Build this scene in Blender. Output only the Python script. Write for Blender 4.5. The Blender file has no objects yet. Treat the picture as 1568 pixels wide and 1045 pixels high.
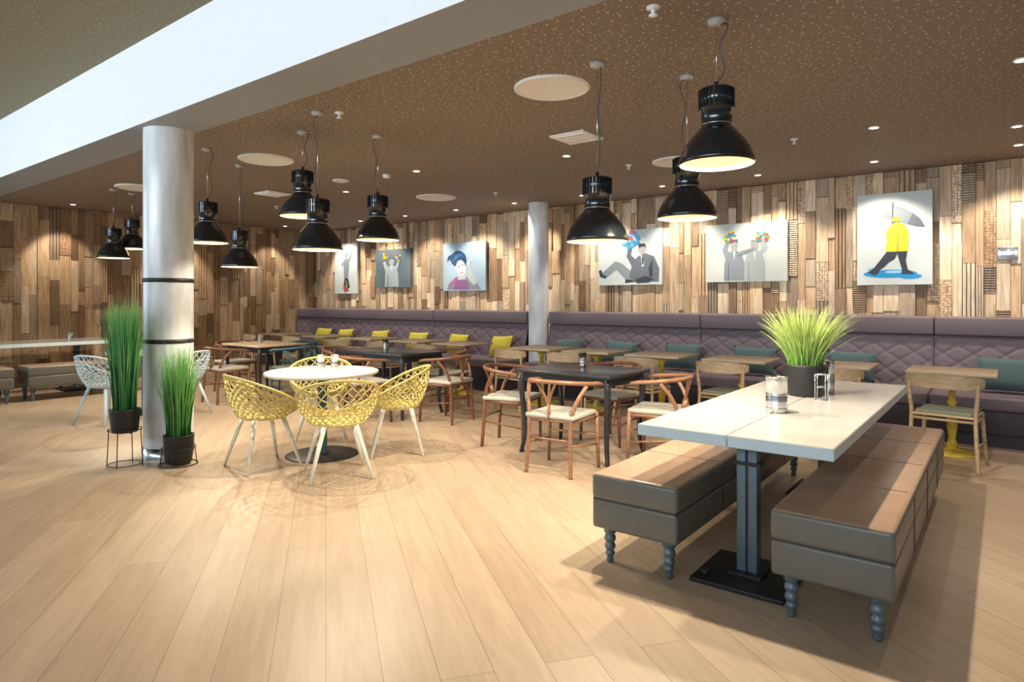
import bpy, bmesh, math, random
from mathutils import Vector, Matrix
random.seed(7)
sc = bpy.context.scene
try:
    sc.view_settings.view_transform = 'Standard'
except Exception:
    pass
pi = math.pi

# ---------------------------------------------------------------- materials
def newmat(name):
    m = bpy.data.materials.new(name); m.use_nodes = True
    nt = m.node_tree; b = nt.nodes['Principled BSDF']
    return m, nt, b
def simple(name, col, rough=0.5, metal=0.0, noise=0.06, nscale=30, bump=0.0, emis=None, estr=0, coat=0):
    m, nt, b = newmat(name)
    b.inputs['Roughness'].default_value = rough
    b.inputs['Metallic'].default_value = metal
    if coat: b.inputs['Coat Weight'].default_value = coat
    tc = nt.nodes.new('ShaderNodeTexCoord')
    n = nt.nodes.new('ShaderNodeTexNoise'); n.inputs['Scale'].default_value = nscale
    n.inputs['Detail'].default_value = 4
    nt.links.new(tc.outputs['Object'], n.inputs['Vector'])
    mx = nt.nodes.new('ShaderNodeMix'); mx.data_type = 'RGBA'
    mx.inputs[6].default_value = (*[c*(1-noise) for c in col], 1)
    mx.inputs[7].default_value = (*[min(1, c*(1+noise)) for c in col], 1)
    nt.links.new(n.outputs['Fac'], mx.inputs[0])
    nt.links.new(mx.outputs[2], b.inputs['Base Color'])
    if bump:
        bp = nt.nodes.new('ShaderNodeBump'); bp.inputs['Strength'].default_value = bump
        bp.inputs['Distance'].default_value = 0.01
        nt.links.new(n.outputs['Fac'], bp.inputs['Height']); nt.links.new(bp.outputs['Normal'], b.inputs['Normal'])
    if emis:
        b.inputs['Emission Color'].default_value = (*emis, 1)
        b.inputs['Emission Strength'].default_value = estr
    return m
def woodmat(name, col, rough=0.4, stretch=(3, 30, 30), var=0.25):
    m, nt, b = newmat(name)
    b.inputs['Roughness'].default_value = rough
    tc = nt.nodes.new('ShaderNodeTexCoord'); mp = nt.nodes.new('ShaderNodeMapping')
    mp.inputs['Scale'].default_value = stretch
    n = nt.nodes.new('ShaderNodeTexNoise'); n.inputs['Scale'].default_value = 2; n.inputs['Detail'].default_value = 6
    nt.links.new(tc.outputs['Object'], mp.inputs[0]); nt.links.new(mp.outputs[0], n.inputs['Vector'])
    r = nt.nodes.new('ShaderNodeValToRGB')
    r.color_ramp.elements[0].position = 0.3; r.color_ramp.elements[1].position = 0.7
    r.color_ramp.elements[0].color = (*[c*(1-var) for c in col], 1)
    r.color_ramp.elements[1].color = (*[min(1, c*(1+var*0.6)) for c in col], 1)
    nt.links.new(n.outputs['Fac'], r.inputs[0]); nt.links.new(r.outputs[0], b.inputs['Base Color'])
    return m
def attrmat(name, rough=0.6, grain=False, twosided=False):
    m, nt, b = newmat(name)
    b.inputs['Roughness'].default_value = rough
    at = nt.nodes.new('ShaderNodeAttribute'); at.attribute_name = 'Col'
    if not grain:
        nt.links.new(at.outputs['Color'], b.inputs['Base Color']); return m
    tc = nt.nodes.new('ShaderNodeTexCoord'); mp = nt.nodes.new('ShaderNodeMapping')
    mp.inputs['Scale'].default_value = (35, 35, 3)
    n = nt.nodes.new('ShaderNodeTexNoise'); n.inputs['Scale'].default_value = 1.2; n.inputs['Detail'].default_value = 7
    n.inputs['Distortion'].default_value = 0.6
    nt.links.new(tc.outputs['Object'], mp.inputs[0]); nt.links.new(mp.outputs[0], n.inputs['Vector'])
    r = nt.nodes.new('ShaderNodeValToRGB')
    r.color_ramp.elements[0].position = 0.3; r.color_ramp.elements[0].color = (.66, .59, .52, 1)
    r.color_ramp.elements[1].position = 0.62; r.color_ramp.elements[1].color = (1.08, 1.06, 1.04, 1)
    nt.links.new(n.outputs['Fac'], r.inputs[0])
    mu = nt.nodes.new('ShaderNodeMix'); mu.data_type = 'RGBA'; mu.blend_type = 'MULTIPLY'; mu.inputs[0].default_value = 1
    nt.links.new(at.outputs['Color'], mu.inputs[6]); nt.links.new(r.outputs[0], mu.inputs[7])
    vo = nt.nodes.new('ShaderNodeTexVoronoi'); vo.inputs['Scale'].default_value = 32; vo.inputs['Randomness'].default_value = .35
    nt.links.new(tc.outputs['Object'], vo.inputs['Vector'])
    r2 = nt.nodes.new('ShaderNodeValToRGB')
    r2.color_ramp.elements[0].position = 0.3; r2.color_ramp.elements[0].color = (1.05, 1.02, 1, 1)
    r2.color_ramp.elements[1].position = 0.62; r2.color_ramp.elements[1].color = (.50, .43, .36, 1)
    nt.links.new(vo.outputs['Distance'], r2.inputs[0])
    mu2 = nt.nodes.new('ShaderNodeMix'); mu2.data_type = 'RGBA'; mu2.blend_type = 'MULTIPLY'
    sub = nt.nodes.new('ShaderNodeMath'); sub.operation = 'LESS_THAN'; sub.inputs[1].default_value = 0.5
    nt.links.new(at.outputs['Alpha'], sub.inputs[0]); nt.links.new(sub.outputs[0], mu2.inputs[0])
    nt.links.new(mu.outputs[2], mu2.inputs[6]); nt.links.new(r2.outputs[0], mu2.inputs[7])
    nt.links.new(mu2.outputs[2], b.inputs['Base Color'])
    bp = nt.nodes.new('ShaderNodeBump'); bp.inputs['Strength'].default_value = 0.6; bp.inputs['Distance'].default_value = 0.005
    nt.links.new(n.outputs['Fac'], bp.inputs['Height']); nt.links.new(bp.outputs['Normal'], b.inputs['Normal'])
    return m

M = {}
M['black'] = simple('gloss_black_enamel', (.008, .011, .014), .18, coat=.4)
M['mblack'] = simple('matte_black_metal', (.012, .013, .015), .5)
M['cream_in'] = simple('cream_reflector_glow', (.80, .60, .28), .5, emis=(1, .80, .42), estr=.95)  # emission stands in for bulb light on the inside of the shade
M['bulb'] = simple('lamp_glow', (1, .9, .6), .5, emis=(1, .88, .58), estr=3)
M['dglow'] = simple('downlight_glow', (1, .95, .85), .5, emis=(1, .9, .75), estr=6)
M['steel'] = simple('brushed_steel', (.55, .56, .58), .20, 1)
M['wire'] = simple('grey_cable', (.06, .06, .06), .5)
M['white'] = simple('white_paint', (.88, .90, .92), .5, noise=.02)
M['greyunder'] = simple('grey_beam_underside', (.31, .34, .38), .6, noise=.02)  # beam underside, darker and cooler grey than its white faces
M['white_pl'] = simple('white_plastic', (.82, .82, .8), .4, noise=.02)
M['grey_pl'] = simple('grey_plastic', (.4, .4, .4), .4, noise=.02)
M['yellow'] = simple('yellow_lacquer', (.60, .50, .17), .4, noise=.04)
M['yellow2'] = simple('mustard_lacquer', (.56, .43, .04), .35, noise=.04)
M['cream'] = simple('cream_lacquer', (.78, .77, .67), .4, noise=.03)
M['pale'] = simple('pale_blue_lacquer', (.50, .62, .68), .4, noise=.03)
M['tabletop'] = simple('pale_laminate', (.72, .68, .60), .25, noise=.05, nscale=8)
M['longtop'] = simple('grey_concrete_top', (.42, .415, .40), .20, noise=.14, nscale=5)
M['edge'] = simple('daylit_table_edge', (.54, .66, .72), .4)  # bluish daylight on the table edge put into its colour
M['legmetal'] = simple('blue_grey_steel', (.13, .185, .22), .40, .4)
M['leather'] = simple('taupe_leather', (.145, .142, .122), .36, noise=.10, nscale=9, bump=.25)
M['leathertop'] = simple('warm_lit_leather', (.38, .25, .17), .28, noise=.20, nscale=7, bump=.35)  # bench top: warm lamplight on the leather painted in as tan
M['plum'] = simple('plum_upholstery', (.145, .106, .125), .55, noise=.08, nscale=60)
M['plum_dk'] = simple('dark_plum_base', (.032, .026, .040), .6)
M['plum_lt'] = simple('mauve_fabric', (.170, .130, .148), .7, noise=.14, nscale=90)
M['pil_y'] = simple('yellow_cushion_fabric', (.56, .47, .05), .8, noise=.1, nscale=60)
M['pil_t'] = simple('teal_cushion_fabric', (.065, .110, .118), .8, noise=.12, nscale=60)
M['oak'] = woodmat('light_oak', (.58, .44, .29), .4)
M['beech'] = woodmat('beech_wood', (.44, .32, .19), .4)
M['walnut'] = woodmat('red_brown_wood', (.20, .085, .045), .35)
M['orangew'] = woodmat('cherry_wood', (.29, .145, .080), .35)
M['darkw'] = simple('black_stained_wood', (.018, .021, .027), .3)
M['tealw'] = simple('teal_painted_wood', (.03, .09, .12), .4)
M['seatc'] = simple('cream_seat_fabric', (.43, .42, .37), .7)
M['seatg'] = simple('olive_seat_fabric', (.18, .20, .15), .7)
M['soil'] = simple('soil', (.05, .035, .02), .9, noise=.4)
M['attr'] = attrmat('pigment', .55)
M['grass'] = attrmat('grass_blades', .5)
M['wood_wall'] = attrmat('reclaimed_wood', .6, grain=True)

def m_column():
    m, nt, b = newmat('pale_concrete_column'); b.inputs['Roughness'].default_value = .25
    tc = nt.nodes.new('ShaderNodeTexCoord'); mp = nt.nodes.new('ShaderNodeMapping'); mp.inputs['Scale'].default_value = (6, 6, 1.5)
    n = nt.nodes.new('ShaderNodeTexNoise'); n.inputs['Scale'].default_value = 1.5; n.inputs['Detail'].default_value = 7
    nt.links.new(tc.outputs['Object'], mp.inputs[0]); nt.links.new(mp.outputs[0], n.inputs['Vector'])
    r = nt.nodes.new('ShaderNodeValToRGB')
    r.color_ramp.elements[0].position = .35; r.color_ramp.elements[0].color = (.56, .60, .63, 1)
    r.color_ramp.elements[1].position = .65; r.color_ramp.elements[1].color = (.80, .83, .86, 1)
    nt.links.new(n.outputs['Fac'], r.inputs[0]); nt.links.new(r.outputs[0], b.inputs['Base Color'])
    return m
M['column'] = m_column()

def m_floor():
    m, nt, b = newmat('oak_plank_floor')
    tc = nt.nodes.new('ShaderNodeTexCoord'); mp = nt.nodes.new('ShaderNodeMapping')
    mp.inputs['Rotation'].default_value = (0, 0, math.radians(-143.8))
    nt.links.new(tc.outputs['Object'], mp.inputs[0])
    br = nt.nodes.new('ShaderNodeTexBrick')
    br.inputs['Scale'].default_value = 1
    br.inputs['Brick Width'].default_value = 2.3; br.inputs['Row Height'].default_value = .20
    br.inputs['Mortar Size'].default_value = .0018; br.inputs['Mortar Smooth'].default_value = .3
    br.offset = .37; br.offset_frequency = 2
    br.inputs['Color1'].default_value = (.450, .340, .238, 1)
    br.inputs['Color2'].default_value = (.525, .408, .295, 1)
    br.inputs['Mortar'].default_value = (.27, .195, .13, 1)
    nt.links.new(mp.outputs[0], br.inputs['Vector'])
    mp2 = nt.nodes.new('ShaderNodeMapping'); mp2.inputs['Scale'].default_value = (1.6, 16, 1)
    nt.links.new(mp.outputs[0], mp2.inputs[0])
    n = nt.nodes.new('ShaderNodeTexNoise'); n.inputs['Scale'].default_value = 1.5; n.inputs['Detail'].default_value = 8; n.inputs['Distortion'].default_value = .8
    nt.links.new(mp2.outputs[0], n.inputs['Vector'])
    r = nt.nodes.new('ShaderNodeValToRGB')
    r.color_ramp.elements[0].position = .3; r.color_ramp.elements[0].color = (.88, .86, .84, 1)
    r.color_ramp.elements[1].position = .68; r.color_ramp.elements[1].color = (1.06, 1.05, 1.04, 1)
    nt.links.new(n.outputs['Fac'], r.inputs[0])
    mu = nt.nodes.new('ShaderNodeMix'); mu.data_type = 'RGBA'; mu.blend_type = 'MULTIPLY'; mu.inputs[0].default_value = 1
    nt.links.new(br.outputs['Color'], mu.inputs[6]); nt.links.new(r.outputs[0], mu.inputs[7])
    nt.links.new(mu.outputs[2], b.inputs['Base Color'])
    b.inputs['Roughness'].default_value = .40
    bp = nt.nodes.new('ShaderNodeBump'); bp.inputs['Strength'].default_value = .15; bp.inputs['Distance'].default_value = .002
    nt.links.new(n.outputs['Fac'], bp.inputs['Height']); nt.links.new(bp.outputs['Normal'], b.inputs['Normal'])
    return m
M['floor'] = m_floor()
def m_ceiling(name, col, dot):
    m, nt, b = newmat(name); b.inputs['Roughness'].default_value = .7
    tc = nt.nodes.new('ShaderNodeTexCoord')
    out = None
    for sc_, rad in ((13, .0060), (19, .0038)):
        vo = nt.nodes.new('ShaderNodeTexVoronoi'); vo.voronoi_dimensions = '2D'; vo.inputs['Scale'].default_value = sc_; vo.inputs['Randomness'].default_value = .85
        nt.links.new(tc.outputs['Object'], vo.inputs['Vector'])
        lt = nt.nodes.new('ShaderNodeMath'); lt.operation = 'LESS_THAN'; lt.inputs[1].default_value = rad*sc_
        nt.links.new(vo.outputs['Distance'], lt.inputs[0])
        if out is None: out = lt.outputs[0]
        else:
            mxm = nt.nodes.new('ShaderNodeMath'); mxm.operation = 'MAXIMUM'
            nt.links.new(out, mxm.inputs[0]); nt.links.new(lt.outputs[0], mxm.inputs[1]); out = mxm.outputs[0]
    mx = nt.nodes.new('ShaderNodeMix'); mx.data_type = 'RGBA'
    mx.inputs[6].default_value = (*col, 1); mx.inputs[7].default_value = (*dot, 1)
    nt.links.new(out, mx.inputs[0]); nt.links.new(mx.outputs[2], b.inputs['Base Color'])
    return m
M['ceil'] = m_ceiling('perforated_brown_ceiling', (.232, .182, .145), (.72, .63, .53))
M['ceil2'] = m_ceiling('perforated_olive_ceiling', (.22, .185, .10), (.42, .37, .24))
def m_vent():
    m, nt, b = newmat('perforated_white_metal'); b.inputs['Roughness'].default_value = .5
    tc = nt.nodes.new('ShaderNodeTexCoord')
    vo = nt.nodes.new('ShaderNodeTexVoronoi'); vo.voronoi_dimensions = '2D'; vo.inputs['Scale'].default_value = 50; vo.inputs['Randomness'].default_value = 0
    nt.links.new(tc.outputs['Object'], vo.inputs['Vector'])
    lt = nt.nodes.new('ShaderNodeMath'); lt.operation = 'LESS_THAN'; lt.inputs[1].default_value = .20
    nt.links.new(vo.outputs['Distance'], lt.inputs[0])
    mx = nt.nodes.new('ShaderNodeMix'); mx.data_type = 'RGBA'
    mx.inputs[6].default_value = (.97, .97, .97, 1); mx.inputs[7].default_value = (.4, .38, .35, 1)
    nt.links.new(lt.outputs[0], mx.inputs[0]); nt.links.new(mx.outputs[2], b.inputs['Base Color'])
    return m
M['vent'] = m_vent()

# ---------------------------------------------------------------- mesh builder
class MB:
    def __init__(s): s.v=[]; s.f=[]; s.m=[]; s.c=[]; s.s=[]; s.mats=[]
    def mi(s, mat):
        if mat not in s.mats: s.mats.append(mat)
        return s.mats.index(mat)
    def add(s, vs, fs, mat, col=(1,1,1,1), smooth=False):
        o=len(s.v); s.v.extend([tuple(p) for p in vs]); k=s.mi(mat)
        if len(col)==3: col=(*col,1)
        for f in fs:
            s.f.append(tuple(i+o for i in f)); s.m.append(k); s.c.append(col); s.s.append(smooth)
    def box(s, c, d, mat, col=(1,1,1,1), rz=0, bottom=None):
        hx,hy,hz=d[0]/2,d[1]/2,d[2]/2; cs,sn=math.cos(rz),math.sin(rz)
        vs=[]
        for z in (-hz,hz):
            for x,y in ((-hx,-hy),(hx,-hy),(hx,hy),(-hx,hy)):
                vs.append((c[0]+x*cs-y*sn, c[1]+x*sn+y*cs, c[2]+z))
        s.add(vs,[(4,5,6,7),(0,1,5,4),(1,2,6,5),(2,3,7,6),(3,0,4,7)],mat,col)
        s.add(vs,[(3,2,1,0)],bottom or mat,col)
    def rbox(s, c, d, bev, mat, seg=3, rot=None, top=None, puff=0):
        bm=bmesh.new(); bmesh.ops.create_cube(bm,size=1)
        for v in bm.verts: v.co=Vector((v.co.x*d[0],v.co.y*d[1],v.co.z*d[2]))
        bmesh.ops.bevel(bm,geom=bm.edges[:],offset=bev,segments=seg,profile=.5,affect='EDGES')
        if rot: bmesh.ops.transform(bm,matrix=rot,verts=bm.verts)
        bm.normal_update(); bm.verts.ensure_lookup_table()
        vs=[v.co+Vector(c) for v in bm.verts]
        ft=[];fo=[]
        for f in bm.faces:
            (ft if (top and f.normal.z>.6) else fo).append([v.index for v in f.verts])
        o=len(s.v)
        s.v.extend([tuple(p) for p in vs])
        for L,mt in ((fo,mat),(ft,top)):
            if not L: continue
            k=s.mi(mt)
            for f in L: s.f.append(tuple(i+o for i in f)); s.m.append(k); s.c.append((1,1,1,1)); s.s.append(seg>1)
        bm.free()
    def lathe(s, prof, c, mat, seg=32, col=(1,1,1,1), smooth=True):
        vs=[]; fs=[]
        for r,z in prof:
            for i in range(seg):
                a=2*pi*i/seg; vs.append((c[0]+r*math.cos(a),c[1]+r*math.sin(a),c[2]+z))
        for j in range(len(prof)-1):
            for i in range(seg):
                k=(i+1)%seg; fs.append((j*seg+i,j*seg+k,(j+1)*seg+k,(j+1)*seg+i))
        s.add(vs,fs,mat,col,smooth)
    def tube(s, path, rad, mat, seg=8, col=(1,1,1,1), closed=False, flat=None):
        P=[Vector(p) for p in path]; n=len(P)
        if not hasattr(rad,'__len__'): rad=[rad]*n
        vs=[];fs=[]; up=None
        for i in range(n):
            if closed: t=(P[(i+1)%n]-P[i-1])
            else: t=P[min(i+1,n-1)]-P[max(i-1,0)]
            t.normalize()
            if up is None:
                up=Vector((0,0,1)) if abs(t.z)<.9 else Vector((1,0,0))
            a=t.cross(up); 
            if a.length<1e-4: a=t.cross(Vector((0,1,0)))
            a.normalize(); b=t.cross(a).normalized(); up=-b if (-b).dot(up)>0 else b
            fx,fy=flat if flat else (1,1)
            for k in range(seg):
                an=2*pi*k/seg
                vs.append(P[i]+a*math.cos(an)*rad[i]*fx+b*math.sin(an)*rad[i]*fy)
        m=n if closed else n-1
        for i in range(m):
            j=(i+1)%n
            for k in range(seg):
                l=(k+1)%seg; fs.append((i*seg+k,i*seg+l,j*seg+l,j*seg+k))
        if not closed:
            fs.append(tuple(range(seg))[::-1]); fs.append(tuple((n-1)*seg+k for k in range(seg)))
        s.add(vs,fs,mat,col,True)
    def grid(s, fn, nu, nv, mat, col=(1,1,1,1), smooth=True):
        vs=[fn(i/nu,j/nv) for j in range(nv+1) for i in range(nu+1)]
        fs=[(j*(nu+1)+i,j*(nu+1)+i+1,(j+1)*(nu+1)+i+1,(j+1)*(nu+1)+i) for j in range(nv) for i in range(nu)]
        s.add(vs,fs,mat,col,smooth)
    def mesh(s, name):
        me=bpy.data.meshes.new(name); me.from_pydata(s.v,[],s.f)
        for mt in s.mats: me.materials.append(M[mt])
        me.polygons.foreach_set('material_index',s.m)
        me.polygons.foreach_set('use_smooth',s.s)
        ca=me.color_attributes.new('Col','FLOAT_COLOR','CORNER')
        data=[]
        for p,c in zip(me.polygons,s.c): data.extend(list(c)*p.loop_total)
        ca.data.foreach_set('color',data)
        me.update(); 
        return me
def sm(path, it=2):
    P=[Vector(p) for p in path]
    for _ in range(it):
        Q=[P[0]]
        for a,b in zip(P,P[1:]): Q+= [a*.75+b*.25, a*.25+b*.75]
        Q.append(P[-1]); P=Q
    return P
def put(name, me, loc=(0,0,0), rz=0, parent=None):
    if isinstance(me,MB): me=me.mesh(name)
    o=bpy.data.objects.new(name,me); o.location=loc; o.rotation_euler=(0,0,rz)
    sc.collection.objects.link(o)
    if parent: o.parent=parent
    return o

# ---------------------------------------------------------------- room shell
XL,XR,YB,YF=-12.16,4.5,8.6,-4.6
ZC,ZU=2.87,3.57
b=MB(); b.box(((XL+XR)/2,(YB+YF)/2,-.05),(XR-XL+.4,YB-YF+.4,.1),'floor'); put('floor',b)
b=MB(); b.box(((XL+XR)/2,(YB+2.8)/2,ZC+.03),(XR-XL+.4,YB-2.8+.2,.06),'ceil'); put('ceiling',b)
b=MB(); b.box(((XL+XR)/2,(2.39+YF)/2,ZU+.03),(XR-XL+.4,2.39-YF,.06),'ceil2'); put('ceiling_upper',b)
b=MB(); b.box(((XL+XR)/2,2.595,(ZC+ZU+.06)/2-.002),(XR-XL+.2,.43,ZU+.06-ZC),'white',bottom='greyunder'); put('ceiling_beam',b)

pal=[(.60,.43,.27),(.70,.54,.36),(.47,.325,.20),(.29,.185,.105),(.56,.455,.34),(.42,.335,.25),(.80,.66,.48),(.50,.355,.215),(.36,.25,.155),(.66,.50,.33),(.74,.61,.46)]
def plankwall(b, length, H, place):
    u=0
    while u<length:
        w=random.choice([.075,.09,.105,.12,.14,.16]); w=min(w,length-u)
        if w<.02: break
        z=-random.random()*.5
        while z<H:
            L=random.uniform(.22,1.0)
            z0=max(z,0); z1=min(z+L,H)
            if z1-z0>.02:
                c=random.choice(pal); k=random.uniform(.8,1.18); c=tuple(min(.92,q*k) for q in c)
                th=random.choice([.010,.018,.028,.042])
                ty=random.random()
                if ty<.15 and z1-z0<.75:
                    place(b,u,z0,w-.004,z1-z0-.004,.010,(*[q*.45 for q in c],1))
                    zz=z0
                    while zz<z1-.012:
                        place(b,u,zz,w-.004,.014,.036,(*c,1)); zz+=.027
                elif ty<.29 and z1-z0<.8:
                    place(b,u,z0,w-.004,z1-z0-.004,.028,(*[min(1,q*1.1) for q in c],0))
                elif ty<.34:
                    place(b,u,z0,w-.004,z1-z0-.004,.010,(*[q*.5 for q in c],1))
                    for k_ in range(3): place(b,u+(k_+.12)*(w-.004)/3,z0,(w-.004)/3*.7,z1-z0-.004,.030,(*c,1))
                else:
                    place(b,u,z0,w-.004,z1-z0-.004,th,(*c,1))
            z+=L
        u+=w
b=MB(); b.box(((XL+XR)/2,YB+.1,ZC/2),(XR-XL+.4,.16,ZC),'wood_wall',(.06,.04,.02,1))
plankwall(b,XR-XL,ZC,lambda b,u,z,w,h,t,c:b.box((XL+u+w/2,YB+.02-t/2,z+h/2),(w,t,h),'wood_wall',c))
put('wall_back',b)
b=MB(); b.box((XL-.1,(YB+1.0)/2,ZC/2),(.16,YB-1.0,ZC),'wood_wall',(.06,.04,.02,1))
plankwall(b,YB-1.0,ZC,lambda b,u,z,w,h,t,c:b.box((XL-.02+t/2,1.0+u+w/2,z+h/2),(t,w,h),'wood_wall',(c[0]*.76,c[1]*.70,c[2]*.64,c[3])))  # plank colours darkened here to stand for weaker light on this wall
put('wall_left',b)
b=MB(); b.box((XR+.1,(YB+YF)/2,ZU/2),(.2,YB-YF,ZU),'white'); put('wall_right',b)
def winwall(name, p0, p1, n):
    b=MB(); p0=Vector(p0); p1=Vector(p1); d=p1-p0; a=math.atan2(d.y,d.x); L=d.length
    mid=(p0+p1)/2
    for z,h in ((.1,.2),(ZU-.1,.2),(2.3,.06)): b.box((mid.x,mid.y,z),(L,.12,h),'white',rz=a)
    for i in range(n+1):
        q=p0+d*i/n; b.box((q.x,q.y,ZU/2),(.08,.12,ZU),'white',rz=a)
    put(name,b)
winwall('window_1',(XL,YF,0),(XR,YF,0),8)
winwall('window_2',(XL,YF,0),(XL,1.0,0),3)
b=MB(); b.box((XL-.1,1.7,ZU-.35),(.16,1.4,.7),'white'); put('trim_1',b)

# ---------------------------------------------------------------- columns
b=MB(); R=.20
b.lathe([(R,0),(R,ZC)],(0,0,0),'column',48)
b.lathe([(R+.006,0),(R+.006,.10),(R,.10)],(0,0,0),'steel',48)
for z in (1.0,1.53): b.lathe([(R,z),(R+.006,z),(R+.006,z+.035),(R,z+.035)],(0,0,0),'mblack',48)
put('round_column',b,(-5.87,2.64,0))
b=MB(); b.lathe([(.155,0),(.155,ZC)],(0,0,0),'column',40)
put('round_column',b,(-5.72,8.10,0))

# ---------------------------------------------------------------- banquette
def banquette(x0,x1,seams):
    b=MB(); L=x1-x0; cx=(x0+x1)/2
    b.box((cx,7.98,.06),(L,.98,.12),'plum_dk')
    b.rbox((cx,7.93,.23),(L,.98,.22),.01,'plum_dk')
    edges=[x0]+seams+[x1]
    for a,c in zip(edges,edges[1:]):
        w=c-a-.006; m=(a+c)/2
        b.rbox((m,7.78,.405),(w,.72,.13),.035,'plum')
        y0,z0,y1,z1=8.03,.44,8.15,1.0; ln=math.hypot(y1-y0,z1-z0)
        nx,nz=-(z1-z0)/ln,(y1-y0)/ln
        def fn(i,j):
            x=a+.003+i*w; l=j*ln
            p=x/.26; q=l/.19
            f1=abs((p+q)%1-.5)*2; f2=abs((p-q)%1-.5)*2
            e=min(1,min(i,1-i)*w/.03,min(j,1-j)*ln/.02)
            h=.013*(1-f1**7)*(1-f2**7)*e
            return (x,y0+(y1-y0)*j+nx*h,z0+(z1-z0)*j+nz*h)
        b.grid(fn,max(8,int(w/.0145)),40,'plum')
        b.rbox((m,8.31,1.10),(w,.42,.19),.02,'plum_lt')
    b.box((cx,8.33,.55),(L-.01,.36,.9),'plum_dk')
    return b
put('banquette_sofa',banquette(-5.54,4.4,[-3.15,-.6,1.9]))
put('banquette_sofa',banquette(-12.1,-5.95,[-10.0,-8.0]))

def pillow(mat,w,h):
    b=MB(); t=.065
    for sg in (1,-1):
        def fn(i,j):
            x=(i-.5)*2; z=(j-.5)*2
            k=max(0,(1-x**4))**.5*max(0,(1-z**4))**.5
            px=x*w/2*(1-.06*(1-z*z)*abs(x)); pz=z*h/2*(1-.06*(1-x*x)*abs(z))
            return (px,sg*t*k,pz)
        b.grid(fn,14,14,mat)
    return b.mesh('cushion')
py=pillow('pil_y',.42,.34); pt=pillow('pil_t',.50,.34)
for x,me in [(-6.28,py),(-7.2,py),(-8.15,py),(-9.15,py),(-10.15,py),(-10.85,py),(-5.05,pt),(-4.2,pt),(-3.3,pt),(-2.4,pt),(-1.35,pt),(.02,pt),(1.5,pt)]:
    o=put('throw_cushion',me,(x,7.86,.65)); o.rotation_euler=(-.40,random.uniform(-.08,.08),random.uniform(-.15,.15))

# ---------------------------------------------------------------- paintings
def ell(cx,cy,rx,ry,a=0,n=22):
    return [(cx+rx*math.cos(t)*math.cos(a)-ry*math.sin(t)*math.sin(a),cy+rx*math.cos(t)*math.sin(a)+ry*math.sin(t)*math.cos(a)) for t in [2*pi*i/n for i in range(n)]]
def painting(x,z,w,h,bg,shapes):
    b=MB(); b.box((0,0,0),(w,.045,h),'attr',bg)
    for k,(pts,col) in enumerate(shapes):
        y=-.0235-.0004*(k+1)
        P=[((max(.01,min(.99,px))-.5)*w,y,(max(.01,min(.99,pz))-.5)*h) for px,pz in pts]
        ar=sum(P[i][0]*P[(i+1)%len(P)][2]-P[(i+1)%len(P)][0]*P[i][2] for i in range(len(P)))
        if ar<0: P=P[::-1]
        b.add(P,[tuple(range(len(P)))],'attr',col)
    put('wall_painting',b,(x,YB-.05,z))
g1,g2,g3=(.10,.12,.145),(.20,.235,.265),(.025,.03,.045)
blu,red,yel,grn=(.03,.25,.50),(.6,.05,.07),(.75,.55,.02),(.08,.35,.08)
painting(-1.02,2.08,.75,1.06,(.55,.60,.60),[
 (ell(.45,.12,.36,.045),(.01,.26,.56)),(ell(.72,.09,.15,.03),(.01,.26,.56)),(ell(.22,.17,.08,.02),(.2,.5,.68)),(ell(.5,.14,.12,.015),(.30,.60,.75)),
 ([(.12,.80),(.20,.85),(.33,.88),(.48,.87),(.62,.83),(.75,.77),(.85,.70),(.91,.61),(.80,.62),(.68,.65),(.56,.69),(.44,.72),(.34,.75),(.22,.77)],g2),
 ([(.12,.80),(.20,.85),(.33,.88),(.48,.87),(.34,.75),(.22,.77)],(.30,.34,.37)),([(.48,.87),(.62,.83),(.75,.77),(.68,.65),(.56,.69),(.44,.72)],(.20,.235,.26)),([(.75,.77),(.85,.70),(.91,.61),(.80,.62),(.68,.65)],g1),
 ([(.475,.60),(.49,.60),(.50,.90),(.485,.90)],g3),
 (ell(.53,.68,.06,.04),g1),([(.47,.69),(.49,.735),(.57,.735),(.60,.69)],(.62,.44,.02)),
 ([(.39,.36),(.41,.48),(.40,.57),(.46,.65),(.55,.68),(.65,.65),(.70,.56),(.69,.36)],(.78,.58,.02)),
 ([(.40,.57),(.46,.64),(.52,.57),(.49,.53),(.44,.54)],(.58,.42,.02)),([(.54,.36),(.55,.60),(.57,.60),(.57,.36)],(.52,.36,.02)),([(.62,.64),(.67,.55),(.65,.46),(.61,.50)],(.58,.42,.02)),
 ([(.41,.36),(.56,.36),(.51,.28),(.44,.25),(.36,.19),(.28,.15),(.24,.19),(.32,.27)],g3),([(.54,.36),(.68,.36),(.66,.26),(.69,.15),(.62,.14),(.58,.25)],g3),
 ([(.24,.19),(.31,.15),(.26,.11),(.15,.14)],g3),([(.61,.15),(.70,.16),(.77,.12),(.61,.12)],g3)])
def flowers(cx,cy,r,seed,cols):
    rr=random.Random(seed); out=[]
    for i in range(18):
        a=rr.random()*6.28; q=rr.random()**.5*r
        out.append((ell(cx+q*math.cos(a),cy+q*1.3*math.sin(a),r*.30,r*.36,rr.random()*3,6),cols[i%len(cols)]))
    return out
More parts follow.
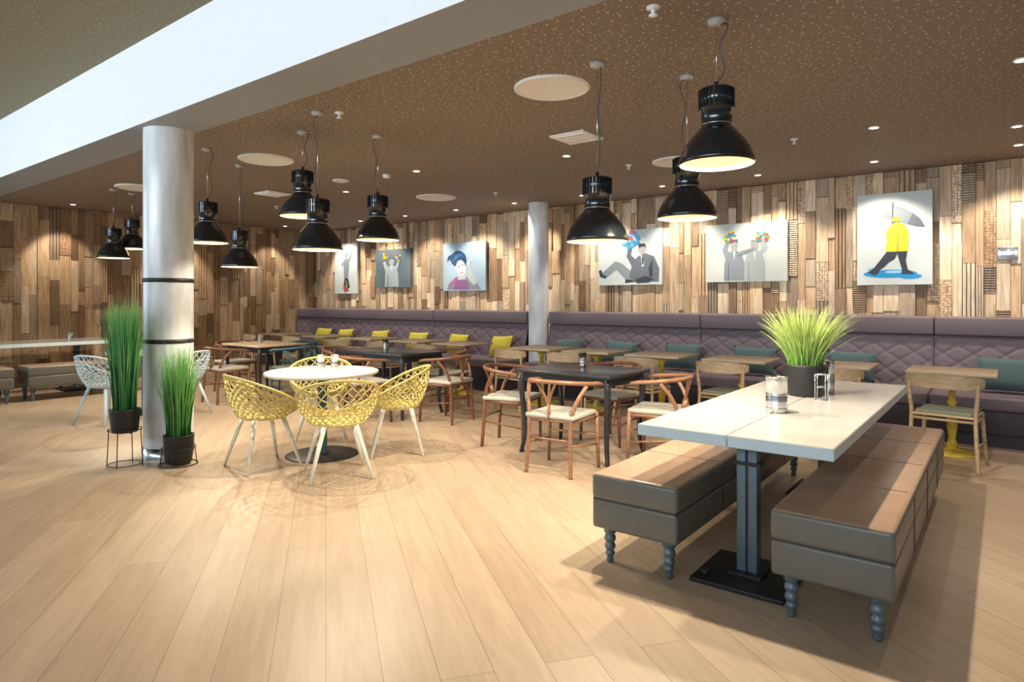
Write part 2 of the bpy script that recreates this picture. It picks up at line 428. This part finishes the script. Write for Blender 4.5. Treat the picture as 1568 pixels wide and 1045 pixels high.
def suit(cx,base,top,hw,col,dark,face=1):
    H=top-base
    return [([(cx-hw,base),(cx-hw*.95,base+H*.45),(cx-hw*.70,base+H*.66),(cx-hw*.2,base+H*.74),(cx+hw*.2,base+H*.74),(cx+hw*.70,base+H*.66),(cx+hw*.95,base+H*.45),(cx+hw,base)],col),
            ([(cx-hw*.12,base+H*.74),(cx,base+H*.50),(cx+hw*.12,base+H*.74)],(.6,.62,.6)),
            ([(cx-hw*.62,base),(cx-hw*.58,base+H*.45),(cx-hw*.50,base+H*.45),(cx-hw*.50,base)],dark),
            (ell(cx,base+H*.86,hw*.36,H*.14),(.32,.32,.30)),
            ([(cx-hw*.36,base+H*.90),(cx-hw*.3,top),(cx+hw*.3,top+.01),(cx+hw*.36,base+H*.92),(cx,base+H*.96)],dark)]
painting(-2.71,2.0,1.06,.77,(.52,.55,.52),
 suit(.37,.02,.72,.13,g2,g1)+[([(.26,.40),(.22,.55),(.28,.74),(.33,.72),(.29,.56),(.33,.44)],g2)]
 +suit(.62,.02,.70,.13,(.33,.37,.38),g2)+[([(.70,.42),(.78,.56),(.73,.70),(.68,.67),(.71,.56),(.66,.48)],(.33,.37,.38)),([(.40,.50),(.62,.58),(.62,.53),(.42,.44)],g2)]
 +flowers(.31,.78,.07,1,[red,yel,blu,grn])+flowers(.71,.74,.07,2,[yel,red,blu,grn]))
painting(-4.39,2.0,1.04,.81,(.50,.55,.56),[
 ([(.05,.14),(.04,.20),(.28,.44),(.38,.40),(.52,.26),(.70,.34),(.74,.22),(.55,.08),(.44,.10),(.30,.28),(.14,.14)],g2),
 ([(.50,.14),(.54,.34),(.62,.50),(.74,.57),(.88,.50),(.96,.28),(.95,.05),(.60,.05)],g1),(ell(.70,.63,.06,.085),(.32,.31,.29)),
 ([(.64,.66),(.66,.74),(.74,.74),(.77,.66),(.72,.69)],g3),([(.54,.34),(.46,.52),(.50,.72),(.55,.72),(.53,.54),(.62,.44)],g1),
 ([(.03,.16),(.01,.27),(.05,.29),(.08,.20),(.14,.17),(.12,.12)],g3),([(.68,.56),(.71,.50),(.73,.34),(.70,.32)],(.6,.6,.58)),([(.695,.5),(.715,.5),(.72,.36),(.70,.36)],g3),
 ([(.60,.10),(.75,.16),(.88,.10),(.80,.04),(.62,.03)],g3),([(.44,.10),(.52,.10),(.60,.06),(.44,.04)],g3),([(.86,.46),(.80,.30),(.82,.14),(.86,.16),(.86,.3)],g3)]
 +flowers(.53,.82,.12,3,[blu,(.03,.40,.55),blu,red,(.06,.18,.42)]))
# leaning figure with dark blue swept hair, hand at the face
painting(-7.65,1.97,1.01,.86,(.34,.46,.56),[
 ([(.10,.02),(.13,.14),(.30,.28),(.58,.28),(.80,.16),(.90,.02)],g2),([(.26,.02),(.30,.18),(.46,.27),(.60,.18),(.64,.02)],(.22,.10,.24)),
 ([(.12,.13),(.30,.28),(.34,.24),(.20,.06)],(.35,.13,.30)),
 ([(.36,.22),(.38,.36),(.52,.36),(.55,.24)],(.46,.49,.52)),
 (ell(.43,.48,.12,.17,.3),(.56,.60,.62)),
 ([(.30,.50),(.22,.56),(.16,.66),(.20,.76),(.32,.84),(.44,.82),(.54,.74),(.57,.62),(.54,.50),(.51,.58),(.44,.64),(.36,.62),(.33,.56)],(.02,.06,.14)),
 ([(.22,.60),(.30,.74),(.42,.78),(.50,.70),(.40,.72),(.30,.66)],(.03,.16,.34)),([(.16,.66),(.10,.60),(.12,.72),(.20,.76)],(.02,.06,.14)),
 (ell(.38,.50,.024,.011,.3),g3),(ell(.47,.53,.022,.011,.3),g3),(ell(.45,.37,.032,.012,.3),(.42,.08,.15)),
 ([(.58,.30),(.62,.46),(.57,.56),(.60,.59),(.66,.54),(.68,.46),(.74,.30),(.84,.18),(.74,.10),(.64,.20)],(.46,.49,.52)),
 ([(.57,.57),(.72,.68),(.735,.66),(.59,.545)],(.6,.62,.62)),([(.30,.26),(.36,.30),(.34,.20),(.28,.16)],(.42,.08,.22))])
painting(-9.52,1.99,1.0,.75,(.10,.135,.16),
 suit(.47,.02,.78,.20,(.34,.40,.43),g1)+[([(.30,.40),(.22,.66),(.28,.70),(.38,.50)],(.34,.40,.43)),([(.62,.42),(.70,.66),(.65,.68),(.56,.52)],(.34,.40,.43))]+flowers(.28,.80,.08,5,[red,grn,yel])+flowers(.67,.78,.07,6,[red,blu,yel]))
painting(-10.97,2.03,.74,1.05,(.55,.60,.60),[
 ([(.42,.30),(.40,.55),(.46,.70),(.60,.70),(.66,.55),(.60,.30)],g2),([(.44,.30),(.40,.10),(.50,.10),(.53,.28),(.60,.10),(.68,.12),(.60,.30)],g3),
 (ell(.54,.76,.06,.045),g2),([(.60,.66),(.74,.84),(.78,.82),(.66,.6)],g2),([(.46,.68),(.30,.58),(.32,.54),(.46,.6)],g2)]+flowers(.50,.12,.10,8,[red,grn,red]))
b=MB(); b.rbox((0,0,0),(.17,.012,.13),.004,'steel'); b.rbox((0,-.01,0),(.12,.01,.08),.003,'steel'); put('wall_switch_plate',b,(.02,YB-.035,1.87))

# ---------------------------------------------------------------- pendants
def pendant_mesh(cable, sway):
    b=MB()
    prof=[(.190,0),(.197,.004),(.197,.018),(.190,.035),(.176,.075),(.150,.118),(.120,.155),(.100,.178),(.088,.190),(.080,.200),(.080,.290),(.088,.292),(.088,.395),(.080,.402),(.012,.404),(.0,.404)]
    b.lathe(prof,(0,0,0),'black',48)
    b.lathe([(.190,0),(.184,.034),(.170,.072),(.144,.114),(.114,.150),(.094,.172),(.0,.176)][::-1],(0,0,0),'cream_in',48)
    b.lathe([(0,.140),(.05,.143),(.065,.155),(.068,.172)],(0,0,0),'bulb',24)
    for i in range(28):
        a=2*pi*i/28; b.box((.090*math.cos(a),.090*math.sin(a),.345),(.008,.007,.10),'black',rz=a)
    b.lathe([(.078,.206),(.0825,.206),(.0825,.212),(.078,.212)],(0,0,0),'steel',32)
    b.lathe([(.012,.40),(.012,.44),(.0,.44)],(0,0,0),'black',12)
    top=.42+cable
    b.tube([(0,0,.42),(0,0,top)],.0022,'steel',6)
    n=[(0,0,.43)]
    for t,k in ((.2,.9),(.45,.4),(.6,.2),(.78,.9),(.92,1.1)): n.append((sway*k,sway*.5*k,.43+cable*t))
    n.append((.02,0,top-.03)); b.tube(sm(n,3),.0045,'wire',6)
    b.lathe([(0,top-.030),(.022,top-.030),(.046,top-.018),(.05,top),(0,top)],(0,0,0),'grey_pl',28)
    return b
def pendant(x,y,rim,sway=.03,e=92):
    cable=ZC-rim-.42
    o=put('pendant_lamp',pendant_mesh(cable,sway),(x,y,rim))
    l=bpy.data.lights.new('bulb_light','SPOT'); l.energy=e; l.color=(1,.85,.65); l.shadow_soft_size=.028
    l.spot_size=math.radians(134); l.spot_blend=.25
    lo=bpy.data.objects.new('bulb_light',l); lo.location=(0,0,.085); lo.parent=o; sc.collection.objects.link(lo)
for p in [(-1.22,3.37,2.10,.05,215),(-2.04,3.53,1.745,.02,92),(-1.68,4.09,1.92,-.04,92),(-4.94,3.37,2.117,.05),(-4.33,3.09,1.774,-.03),(-4.52,3.87,1.92,-.04),
          (-6.25,3.18,1.94,.06),(-6.72,3.78,1.74,.02),(-9.54,3.57,1.94,.03),(-9.68,3.86,2.09,.04)]:
    pendant(*p)

# ---------------------------------------------------------------- ceiling fixtures
ZF=ZC-.001
def disc_vent(x,y,r):
    b=MB(); b.lathe([(0,-.012),(r-.03,-.012)],(0,0,0),'vent',48); b.lathe([(r-.03,-.012),(r-.02,-.02),(r,-.012),(r,0)],(0,0,0),'white_pl',48)
    put('ceiling_air_vent',b,(x,y,ZF))
for x,y,r in [(-2.52,3.73,.265),(-6.21,3.79,.28),(-6.55,6.7,.29),(-9.1,3.7,.27),(-2.8,6.54,.26),(-6.57,5.03,.10)]: disc_vent(x,y,r)
b=MB(); b.lathe([(0,-.006),(.08,-.006),(.09,0)],(0,0,0),'ceil',32); put('ceiling_access_disc',b,(-1.5,3.71,ZF))
for x,y in [(-3.1,4.99),(-8.12,5.06)]:
    b=MB(); b.rbox((0,0,-.01),(.36,.36,.02),.005,'white_pl')
    for i in range(7): b.box((0,-.135+.045*i,-.022),(.3,.02,.008),'vent')
    put('ceiling_air_vent',b,(x,y,ZF))
b=MB(); b.lathe([(.03,0),(.05,-.01),(.05,-.03),(.035,-.05),(0,-.055)],(0,0,0),'white_pl',24); sd=b.mesh('smoke_detector')
put('smoke_detector',sd,(-5.8,5.1,ZF))
b=MB(); b.lathe([(.035,0),(.035,-.008),(.01,-.012),(.01,-.04),(.022,-.042),(.022,-.046),(0,-.047)],(0,0,0),'white_pl',16); sp=b.mesh('sprinkler')
for x,y in [(-1.42,3.02),(-4.2,3.2),(-1.55,6.3),(-5.6,6.9),(-9.2,5.8),(-3.3,6.4)]: put('sprinkler_head',sp,(x,y,ZF))
b=MB(); b.lathe([(.045,0),(.045,-.008),(.034,-.006)],(0,0,0),'white_pl',24); b.lathe([(.034,-.006),(.0,-.005)],(0,0,0),'dglow',24); dl=b.mesh('downlight')
def down(x,y,tx,ty,e,ang=80):
    o=put('ceiling_downlight',dl,(x,y,ZF))
    l=bpy.data.lights.new('spot','SPOT'); l.energy=e; l.color=(1,.885,.73); l.spot_size=math.radians(ang); l.spot_blend=.5; l.shadow_soft_size=.03
    lo=bpy.data.objects.new('spot',l); lo.location=(0,0,-.03); lo.parent=o
    v=Vector((tx-x,ty-y,-(ZC-1.3))); lo.rotation_euler=v.to_track_quat('-Z','Y').to_euler()
    sc.collection.objects.link(lo)
for i in range(-3,10): down(.1-1.22*i,7.85,.1-1.22*i,8.6,108,88)
for y in (3.75,5.6,7.47,1.9): down(-11.55,y,-12.3,y,85,68)
for x,y in [(.08,5.08),(.08,7.0),(-3.6,5.6),(-5.4,5.2),(-7.2,5.6),(-9.0,6.6),(-.9,6.3),(2.2,5.0)]: down(x,y,x,y,40,110)

# ---------------------------------------------------------------- long table & benches
def longtable(L):
    b=MB(); W=.90
    for sx in (-1,1):
        b.rbox((sx*W/4,0,.732),(W/2-.005,L,.055),.004,'edge',1,top='longtop')
    for y in (-L/2+.32,L/2-.42):
        b.rbox((0,y,.012),(.44,.44,.022),.006,'mblack')
        b.rbox((0,y,.03),(.16,.16,.02),.004,'mblack')
        for s_ in (-1,1): b.rbox((s_*.027,y,.36),(.046,.07,.66),.006,'legmetal')
        b.box((0,y,.36),(.02,.05,.66),'mblack'); b.box((0,y,.57),(.13,.075,.02),'mblack')
        b.box((0,y,.695),(.6,.10,.025),'legmetal')
        b.lathe([(.0,.05),(.02,.05),(.022,.07),(0,.075)],(-.16,y-.16,-.02),'mblack',12)
    return b
put('long_dining_table',longtable(2.48),(-1.01,4.16,0))
def bench(L,W=.47,tagtop='leathertop'):
    b=MB()
    b.rbox((0,0,.265),(W,L,.155),.018,'leather',3)
    b.rbox((0,0,.405),(W+.006,L+.006,.135),.024,'leather',4,top=tagtop)
    b.box((0,0,.337),(W-.012,L-.012,.02),'darkw')
    n=max(2,int(round(L/.6)))
    for i in range(1,n):
        y=-L/2+L*i/n
        b.tube([(-W/2-.004,y,.45),(-W/2-.004,y,.2)],.002,'darkw',5); b.tube([(W/2+.004,y,.45),(W/2+.004,y,.2)],.002,'darkw',5)
        b.tube([(-W/2+.02,y,.4735),(W/2-.02,y,.4735)],.0015,'leather',5)
    leg=[(.0,0),(.016,0),(.020,.012),(.016,.03),(.022,.04),(.026,.048),(.022,.056),(.018,.062),(.027,.075),(.029,.085),(.025,.098),(.020,.104),(.030,.118),(.031,.130),(.026,.142),(.021,.148),(.033,.158),(.034,.19)]
    ys=[-L/2+.07,L/2-.07]+([0] if L>2 else [])
    for x in (-W/2+.07,W/2-.07):
        for y in ys: b.lathe(leg,(x,y,0),'legmetal',20)
    return b
put('upholstered_bench',bench(2.5),(-1.485,4.17,0))
put('upholstered_bench',bench(2.52),(-.575,4.15,0))
put('long_dining_table',longtable(2.8),(-11.35,2.75,0))
put('upholstered_bench',bench(1.4),(-10.62,3.55,0))
put('upholstered_bench',bench(1.4),(-10.62,2.0,0))

# ---------------------------------------------------------------- mesh armchairs
def mesh_chair(mat,legmat):
    b=MB(); rr=random.Random(3)
    def P(phi,t):
        bk=(1-math.cos(phi))/2
        H=.450+.320*bk**.75
        if t<.42:
            k=t/.42; r=.205*k; z=.415+.012*k*k
        else:
            u=(t-.42)/.58; r=.205+.088*math.sin(u*pi/2)+.02*bk*u; z=.427+(H-.427)*u**1.25
        return Vector((r*1.04*math.sin(phi),r*.94*math.cos(phi),z))
    N=26; R_=15
    V={}
    for j in range(R_+1):
        t=.12+.88*j/R_
        for i in range(N):
            ph=2*pi*(i+.5*(j%2))/N
            ph+=rr.uniform(-.05,.05)*(1 if 0<j<R_ else 0)
            V[j,i]=P(ph,min(1,t+(rr.uniform(-.015,.015) if 0<j<R_ else 0)))
    for j in range(R_):
        for i in range(N):
            i2=(i-1)%N if j%2==0 else (i+1)%N
            for k in (i,i2):
                b.tube([V[j,i],V[j+1,k]],.0052,mat,5)
    b.tube([P(2*pi*i/64,1) for i in range(64)],.011,mat,8,closed=True)
    b.tube([P(2*pi*i/48,.42)+Vector((0,0,-.004)) for i in range(48)],.007,mat,6,closed=True)
    b.lathe([(0,.416),(.03,.416)],(0,0,0),mat,20)
    for a in (pi/4,3*pi/4):
        d=Vector((math.cos(a),math.sin(a),0)); b.tube([d*.17+Vector((0,0,.40)),-d*.17+Vector((0,0,.40))],.011,legmat,8)
    b.tube([Vector((.14*math.cos(t),.14*math.sin(t),.405)) for t in [2*pi*i/24 for i in range(24)]],.010,legmat,6,closed=True)
    for sx in (-1,1):
        for sy in (-1,1):
            b.tube([(sx*.12,sy*.12,.405),(sx*.235,sy*.225,0)],[.020,.012],legmat,12)
    return b.mesh('mesh_armchair')
ym=mesh_chair('yellow','cream'); wm=mesh_chair('pale','pale')
def face(deg): return math.radians(deg-90)
for x,y,a,me in [(-4.16,3.16,150,ym),(-4.88,2.95,82,ym),(-4.38,3.98,228,ym),(-5.5,3.97,-36,ym),(-8.0,2.93,110,wm),(-7.80,3.66,200,wm)]:
    put('mesh_armchair',me,(x,y,0),face(a))

# ---------------------------------------------------------------- round tables
def round_table(r,top):
    b=MB()
    b.lathe([(0,.715),(r-.02,.715),(r,.722),(r,.742),(r-.006,.745),(0,.745)],(0,0,0),top,64)
    b.lathe([(0,.022),(.05,.022),(.30,.012),(.315,.004),(.315,0),(0,0)][::-1],(0,0,0),'mblack',56)
    b.lathe([(.05,.02),(.042,.05),(.04,.68),(.06,.70),(.16,.715)],(0,0,0),'tealw',28)
    return b
put('round_cafe_table',round_table(.49,'tabletop'),(-4.82,3.49,0))
put('round_cafe_table',round_table(.42,'tabletop'),(-8.4,3.5,0))

# ---------------------------------------------------------------- wishbone chairs
def wishbone(wood,seat):
    b=MB()
    for s_ in (-1,1):
        b.tube([(s_*.235,.21,0),(s_*.225,.205,.25),(s_*.22,.20,.46)],[.013,.018,.016],wood,10)
        b.tube(sm([(s_*.20,-.22,0),(s_*.185,-.205,.25),(s_*.185,-.19,.46),(s_*.215,-.16,.58),(s_*.262,-.07,.70)],2),.0165,wood,10)
        b.tube([(s_*.225,.2,.20),(s_*.19,-.2,.24)],.009,wood,8)
        b.tube([(s_*.222,.2,.425),(s_*.186,-.19,.425)],.014,wood,8)
    b.tube([(-.225,.2,.27),(.225,.2,.27)],.009,wood,8); b.tube([(-.19,-.2,.28),(.19,-.2,.28)],.009,wood,8)
    b.tube([(-.22,.2,.43),(.22,.2,.43)],.014,wood,8); b.tube([(-.186,-.19,.43),(.186,-.19,.43)],.014,wood,8)
    arc=[]
    for i in range(25):
        t=pi*(i/24); arc.append((-.275*math.cos(t)*1.0, .10-.36*math.sin(t)**.85, .705+.035*math.sin(t)))
    arc=[(-.285,.17,.69)]+arc+[(.285,.17,.69)]
    b.tube(arc,.0175,wood,10)
    b.tube([(0,-.19,.44),(0,-.215,.56)],[.017,.014],wood,8,flat=(1.5,.5))
    for s_ in (-1,1): b.tube(sm([(0,-.213,.55),(s_*.02,-.225,.62),(s_*.085,-.25,.735)],2),.011,wood,8)
    b.rbox((0,.005,.458),(.44,.43,.04),.018,seat,3)
    return b.mesh('wishbone_chair')
wo=wishbone('orangew','seatc'); ww=wishbone('walnut','seatc'); wt=wishbone('tealw','seatg')
for x,y,a,me in [(-2.86,4.37,95,wo),(-3.74,4.85,15,ww),(-2.31,5.05,190,wo),(-3.05,5.58,262,ww),
                 (-5.05,5.35,185,ww),(-5.75,4.72,80,ww),(-5.65,5.95,-90,ww),(-6.95,5.35,0,ww),
                 (-8.35,4.5,90,ww),(-7.72,5.15,190,wt),(-8.5,5.76,-90,wt),(-9.2,5.1,0,ww)]:
    put('wishbone_chair',me,(x,y,0),face(a))
def dark_table(w,d,top='darkw'):
    b=MB(); b.rbox((0,0,.74),(w,d,.028),.006,top,2); b.box((0,0,.69),(w-.10,d-.10,.075),'darkw')
    for sx in (-1,1):
        for sy in (-1,1):
            x,y=sx*(w/2-.07),sy*(d/2-.07)
            o=.707*.03
            P=sm([(x,y,.72),(x+sx*o*1.2,y+sy*o*1.2,.62),(x+sx*o*.3,y+sy*o*.3,.40),(x-sx*o*.2,y-sy*o*.2,.15),(x+sx*o*1.2,y+sy*o*1.2,.0)],2)
            n=len(P); b.tube(P,[.032-.016*i/(n-1) for i in range(n)],'darkw',10)
    return b
put('dark_dining_table',dark_table(.98,.74),(-3.03,4.97,0))
put('dark_dining_table',dark_table(1.15,.74),(-5.98,5.35,0))
put('dark_dining_table',dark_table(.95,.74,'oak'),(-8.45,5.12,0))

# ---------------------------------------------------------------- pedestal tables + beech chairs along banquette
def ped():
    b=MB(); b.rbox((0,0,.735),(.66,.62,.026),.005,'oak',2); b.box((0,0,.71),(.3,.3,.025),'yellow2')
    b.lathe([(0,0),(.21,0),(.215,.008),(.20,.022),(.10,.035),(.045,.05),(.040,.07),(.050,.085),(.035,.10),(.028,.14),(.040,.22),(.044,.30),(.036,.38),(.026,.43),(.040,.45),(.040,.465),(.026,.48),(.022,.58),(.028,.64),(.05,.66),(.055,.70),(0,.70)],(0,0,0),'yellow2',28)
    return b.mesh('pedestal_table')
pm=ped()
def beech(seat):
    b=MB()
    for s_ in (-1,1):
        b.tube([(s_*.235,.215,0),(s_*.20,.18,.43)],[.012,.019],'beech',10)
        b.tube(sm([(s_*.245,-.235,0),(s_*.215,-.19,.43),(s_*.235,-.205,.60),(s_*.235,-.20,.70)],2),.016,'beech',10)
        b.tube([(s_*.21,.19,.40),(s_*.213,-.19,.40)],.012,'beech',8)
        b.tube([(s_*.222,.20,.19),(s_*.232,-.21,.22)],.008,'beech',8)
    b.tube([(-.205,.18,.40),(.205,.18,.40)],.012,'beech',8); b.tube([(-.21,-.19,.40),(.21,-.19,.40)],.012,'beech',8)
    b.rbox((0,0,.435),(.43,.42,.022),.010,'beech'); b.rbox((0,0,.455),(.40,.39,.03),.014,seat)
    def band(th):
        def fn(i,j):
            t=(i-.5)*2
            x=.27*math.sin(t*1.25)/math.sin(1.25); y=-.265+.17*(1-math.cos(t*1.25))
            hh=.055*(1-.45*abs(t)**3); z=.715+(j-.5)*2*hh
            return (x*(1+th*1.5),y-th,z)
        return fn
    b.grid(band(0),20,4,'beech'); b.grid(band(.018),20,4,'beech')
    a,c=band(0),band(.018)
    for j in (0,1): b.grid(lambda i,k,j=j:tuple(Vector(a(i,j))*(1-k)+Vector(c(i,j))*k),20,1,'beech')
    for i in (0,1): b.grid(lambda j,k,i=i:tuple(Vector(a(i,j))*(1-k)+Vector(c(i,j))*k),4,1,'beech')
    return b.mesh('cafe_chair')
bg_=beech('seatg')
xs=[.95,-.38,-1.32,-2.25,-3.17,-4.04,-4.88,-6.3,-7.25,-8.3,-9.5,-10.7]
for i,x in enumerate(xs):
    put('pedestal_cafe_table',pm,(x,6.98,0))
    put('cafe_chair',bg_,(x+random.uniform(-.05,.06),6.43+random.uniform(-.04,.04),0),face(90+random.uniform(-14,14)))

# ---------------------------------------------------------------- plants
def grass(b,n,r0,h,spread,base,tip,seed,curl=.35,w=.006):
    rr=random.Random(seed)
    for _ in range(n):
        a=rr.random()*2*pi; q=rr.random()**.5*r0
        d=Vector((math.cos(a+rr.uniform(-.5,.5)),math.sin(a+rr.uniform(-.5,.5)),0))
        p0=Vector((q*math.cos(a),q*math.sin(a),0)); H=h*rr.uniform(.62,1.05); S=spread*rr.uniform(.15,1)*(.4+.6*q/r0)
        ang=rr.random()*pi; side=Vector((math.cos(ang),math.sin(ang),0))
        pts=[]; seg=6
        for i in range(seg+1):
            t=i/seg; z=H*(t-curl*.35*t**3*S/max(spread,.01)); pts.append(p0+d*S*t**1.8+Vector((0,0,z)))
        kb=rr.uniform(.7,1.2)
        for i in range(seg):
            w0=w*(1-(i/seg)**2)*.5+.0004; w1=w*(1-((i+1)/seg)**2)*.5+.0004
            t=i/seg; c=tuple(min(1,(base[k]*(1-t)+tip[k]*t)*kb) for k in range(3))
            b.add([pts[i]-side*w0,pts[i]+side*w0,pts[i+1]+side*w1,pts[i+1]-side*w1],[(0,1,2,3)],'grass',c)
def shift(b,start,dz):
    for i in range(start,len(b.v)): b.v[i]=(b.v[i][0],b.v[i][1],b.v[i][2]+dz)
def pot(b,r,h,z0,mat='mblack'):
    b.lathe([(0,0),(r*.82,0),(r*.86,.01),(r,h-.01),(r,h),(r-.012,h),(r-.014,h-.02)],(0,0,z0),mat,36)
    b.lathe([(r-.012,h-.025),(0,h-.02)],(0,0,z0),'soil',24)
def stand(b,r,h,rr_):
    for z in ((h,) if h<.2 else (h,.012)):
        b.tube([(rr_*math.cos(t),rr_*math.sin(t),z) for t in [2*pi*i/32 for i in range(32)]],.004,'mblack',6,closed=True)
    for k in range(4):
        a=pi/4+k*pi/2; b.tube([(rr_*math.cos(a),rr_*math.sin(a),h),(rr_*1.12*math.cos(a),rr_*1.12*math.sin(a),0)],.004,'mblack',6)
    if h<.2: b.tube([(rr_*1.12*math.cos(t),rr_*1.12*math.sin(t),.005) for t in [2*pi*i/32 for i in range(32)]],.004,'mblack',6,closed=True)
b=MB(); pot(b,.115,.19,.28); stand(b,.12,.30,.125); b.tube([(-.12,0,.28),(.12,0,.28)],.004,'mblack',6)
s0=len(b.v); grass(b,520,.085,.98,.12,(.03,.17,.05),(.16,.50,.16),11,w=.007); shift(b,s0,.44)
put('potted_grass_on_stand',b,(-5.81,2.26,0))
b=MB(); pot(b,.12,.23,.02); stand(b,.12,.14,.13)
s0=len(b.v); grass(b,520,.09,.80,.11,(.04,.22,.05),(.24,.56,.14),12,w=.007); shift(b,s0,.22)
put('potted_grass_on_stand',b,(-5.49,2.55,0))
def table_grass(seed,zt):
    b=MB(); pot(b,.125,.20,0)
    s0=len(b.v); grass(b,760,.10,.42,.27,(.12,.28,.04),(.52,.62,.18),seed,curl=.45,w=.005); shift(b,s0,.17)
    return b
put('potted_grass',table_grass(21,0),(-1.03,4.45,.7605))
put('potted_grass',table_grass(22,0),(-8.52,3.32,.746))

# ---------------------------------------------------------------- tabletop items
def canister(r,h):
    b=MB(); b.lathe([(0,0),(r*.96,0),(r,.006),(r,h*.45),(r*.97,h*.5),(r,h*.55),(r,h),(r*1.03,h),(r*1.03,h+.006),(r-.006,h),(r-.006,.01),(0,.01)],(0,0,0),'steel',32)
    for a in range(3): b.lathe([(r,h*.2*a+.02),(r+.002,h*.2*a+.024),(r,h*.2*a+.028)],(0,0,0),'steel',32)
    return b.mesh('canister')
c1=canister(.056,.19); c2=canister(.035,.13)
put('steel_canister',c1,(-1.0,3.69,.7605))
put('steel_canister',canister(.036,.21),(-.93,4.66,.7605))
for x,y,z in [(-4.92,3.55,.746),(-3.1,5.1,.755),(-6.1,5.35,.755),(-8.5,5.1,.755),(-11.2,3.6,.7605),(-4.84,3.64,.746)]: put('steel_canister',c2,(x,y,z))
def caddy():
    b=MB()
    for x in (-.03,.03):
        for y in (-.03,.03): b.tube([(x,y,0),(x,y,.16)],.003,'steel',6)
    for z in (.003,.08,.157): b.tube([(-.03,-.03,z),(.03,-.03,z),(.03,.03,z),(-.03,.03,z)],.003,'steel',6,closed=True)
    return b
put('condiment_caddy',caddy(),(-.90,4.30,.7605))

# ---------------------------------------------------------------- lights
w=bpy.data.worlds.new('World'); sc.world=w; w.use_nodes=True
bgn=w.node_tree.nodes['Background']; bgn.inputs[0].default_value=(.68,.84,1,1); bgn.inputs[1].default_value=.42
def area(name,loc,rot,sx,sy,e,col,spread=180):
    l=bpy.data.lights.new(name,'AREA'); l.shape='RECTANGLE'; l.size=sx; l.size_y=sy; l.energy=e; l.color=col; l.spread=math.radians(spread)
    o=bpy.data.objects.new(name,l); o.location=loc; o.rotation_euler=rot; sc.collection.objects.link(o)
area('window_daylight_front',(-3.8,YF+.15,2.9),(pi/2+.08,0,0),15.5,1.1,215,(.80,.91,1),76)
area('window_daylight_left',(XL+.15,-1.9,2.0),(0,-pi/2,0),2.6,5.0,135,(.66,.85,1))

# ---------------------------------------------------------------- camera
cam=bpy.data.cameras.new('camera'); co=bpy.data.objects.new('camera',cam); sc.collection.objects.link(co)
co.location=(0,0,1.38); co.rotation_euler=(pi/2,0,math.radians(37.6))
cam.sensor_width=36; cam.lens=36*981/1568; cam.shift_y=-63.5/1568; cam.clip_start=.05
sc.camera=co
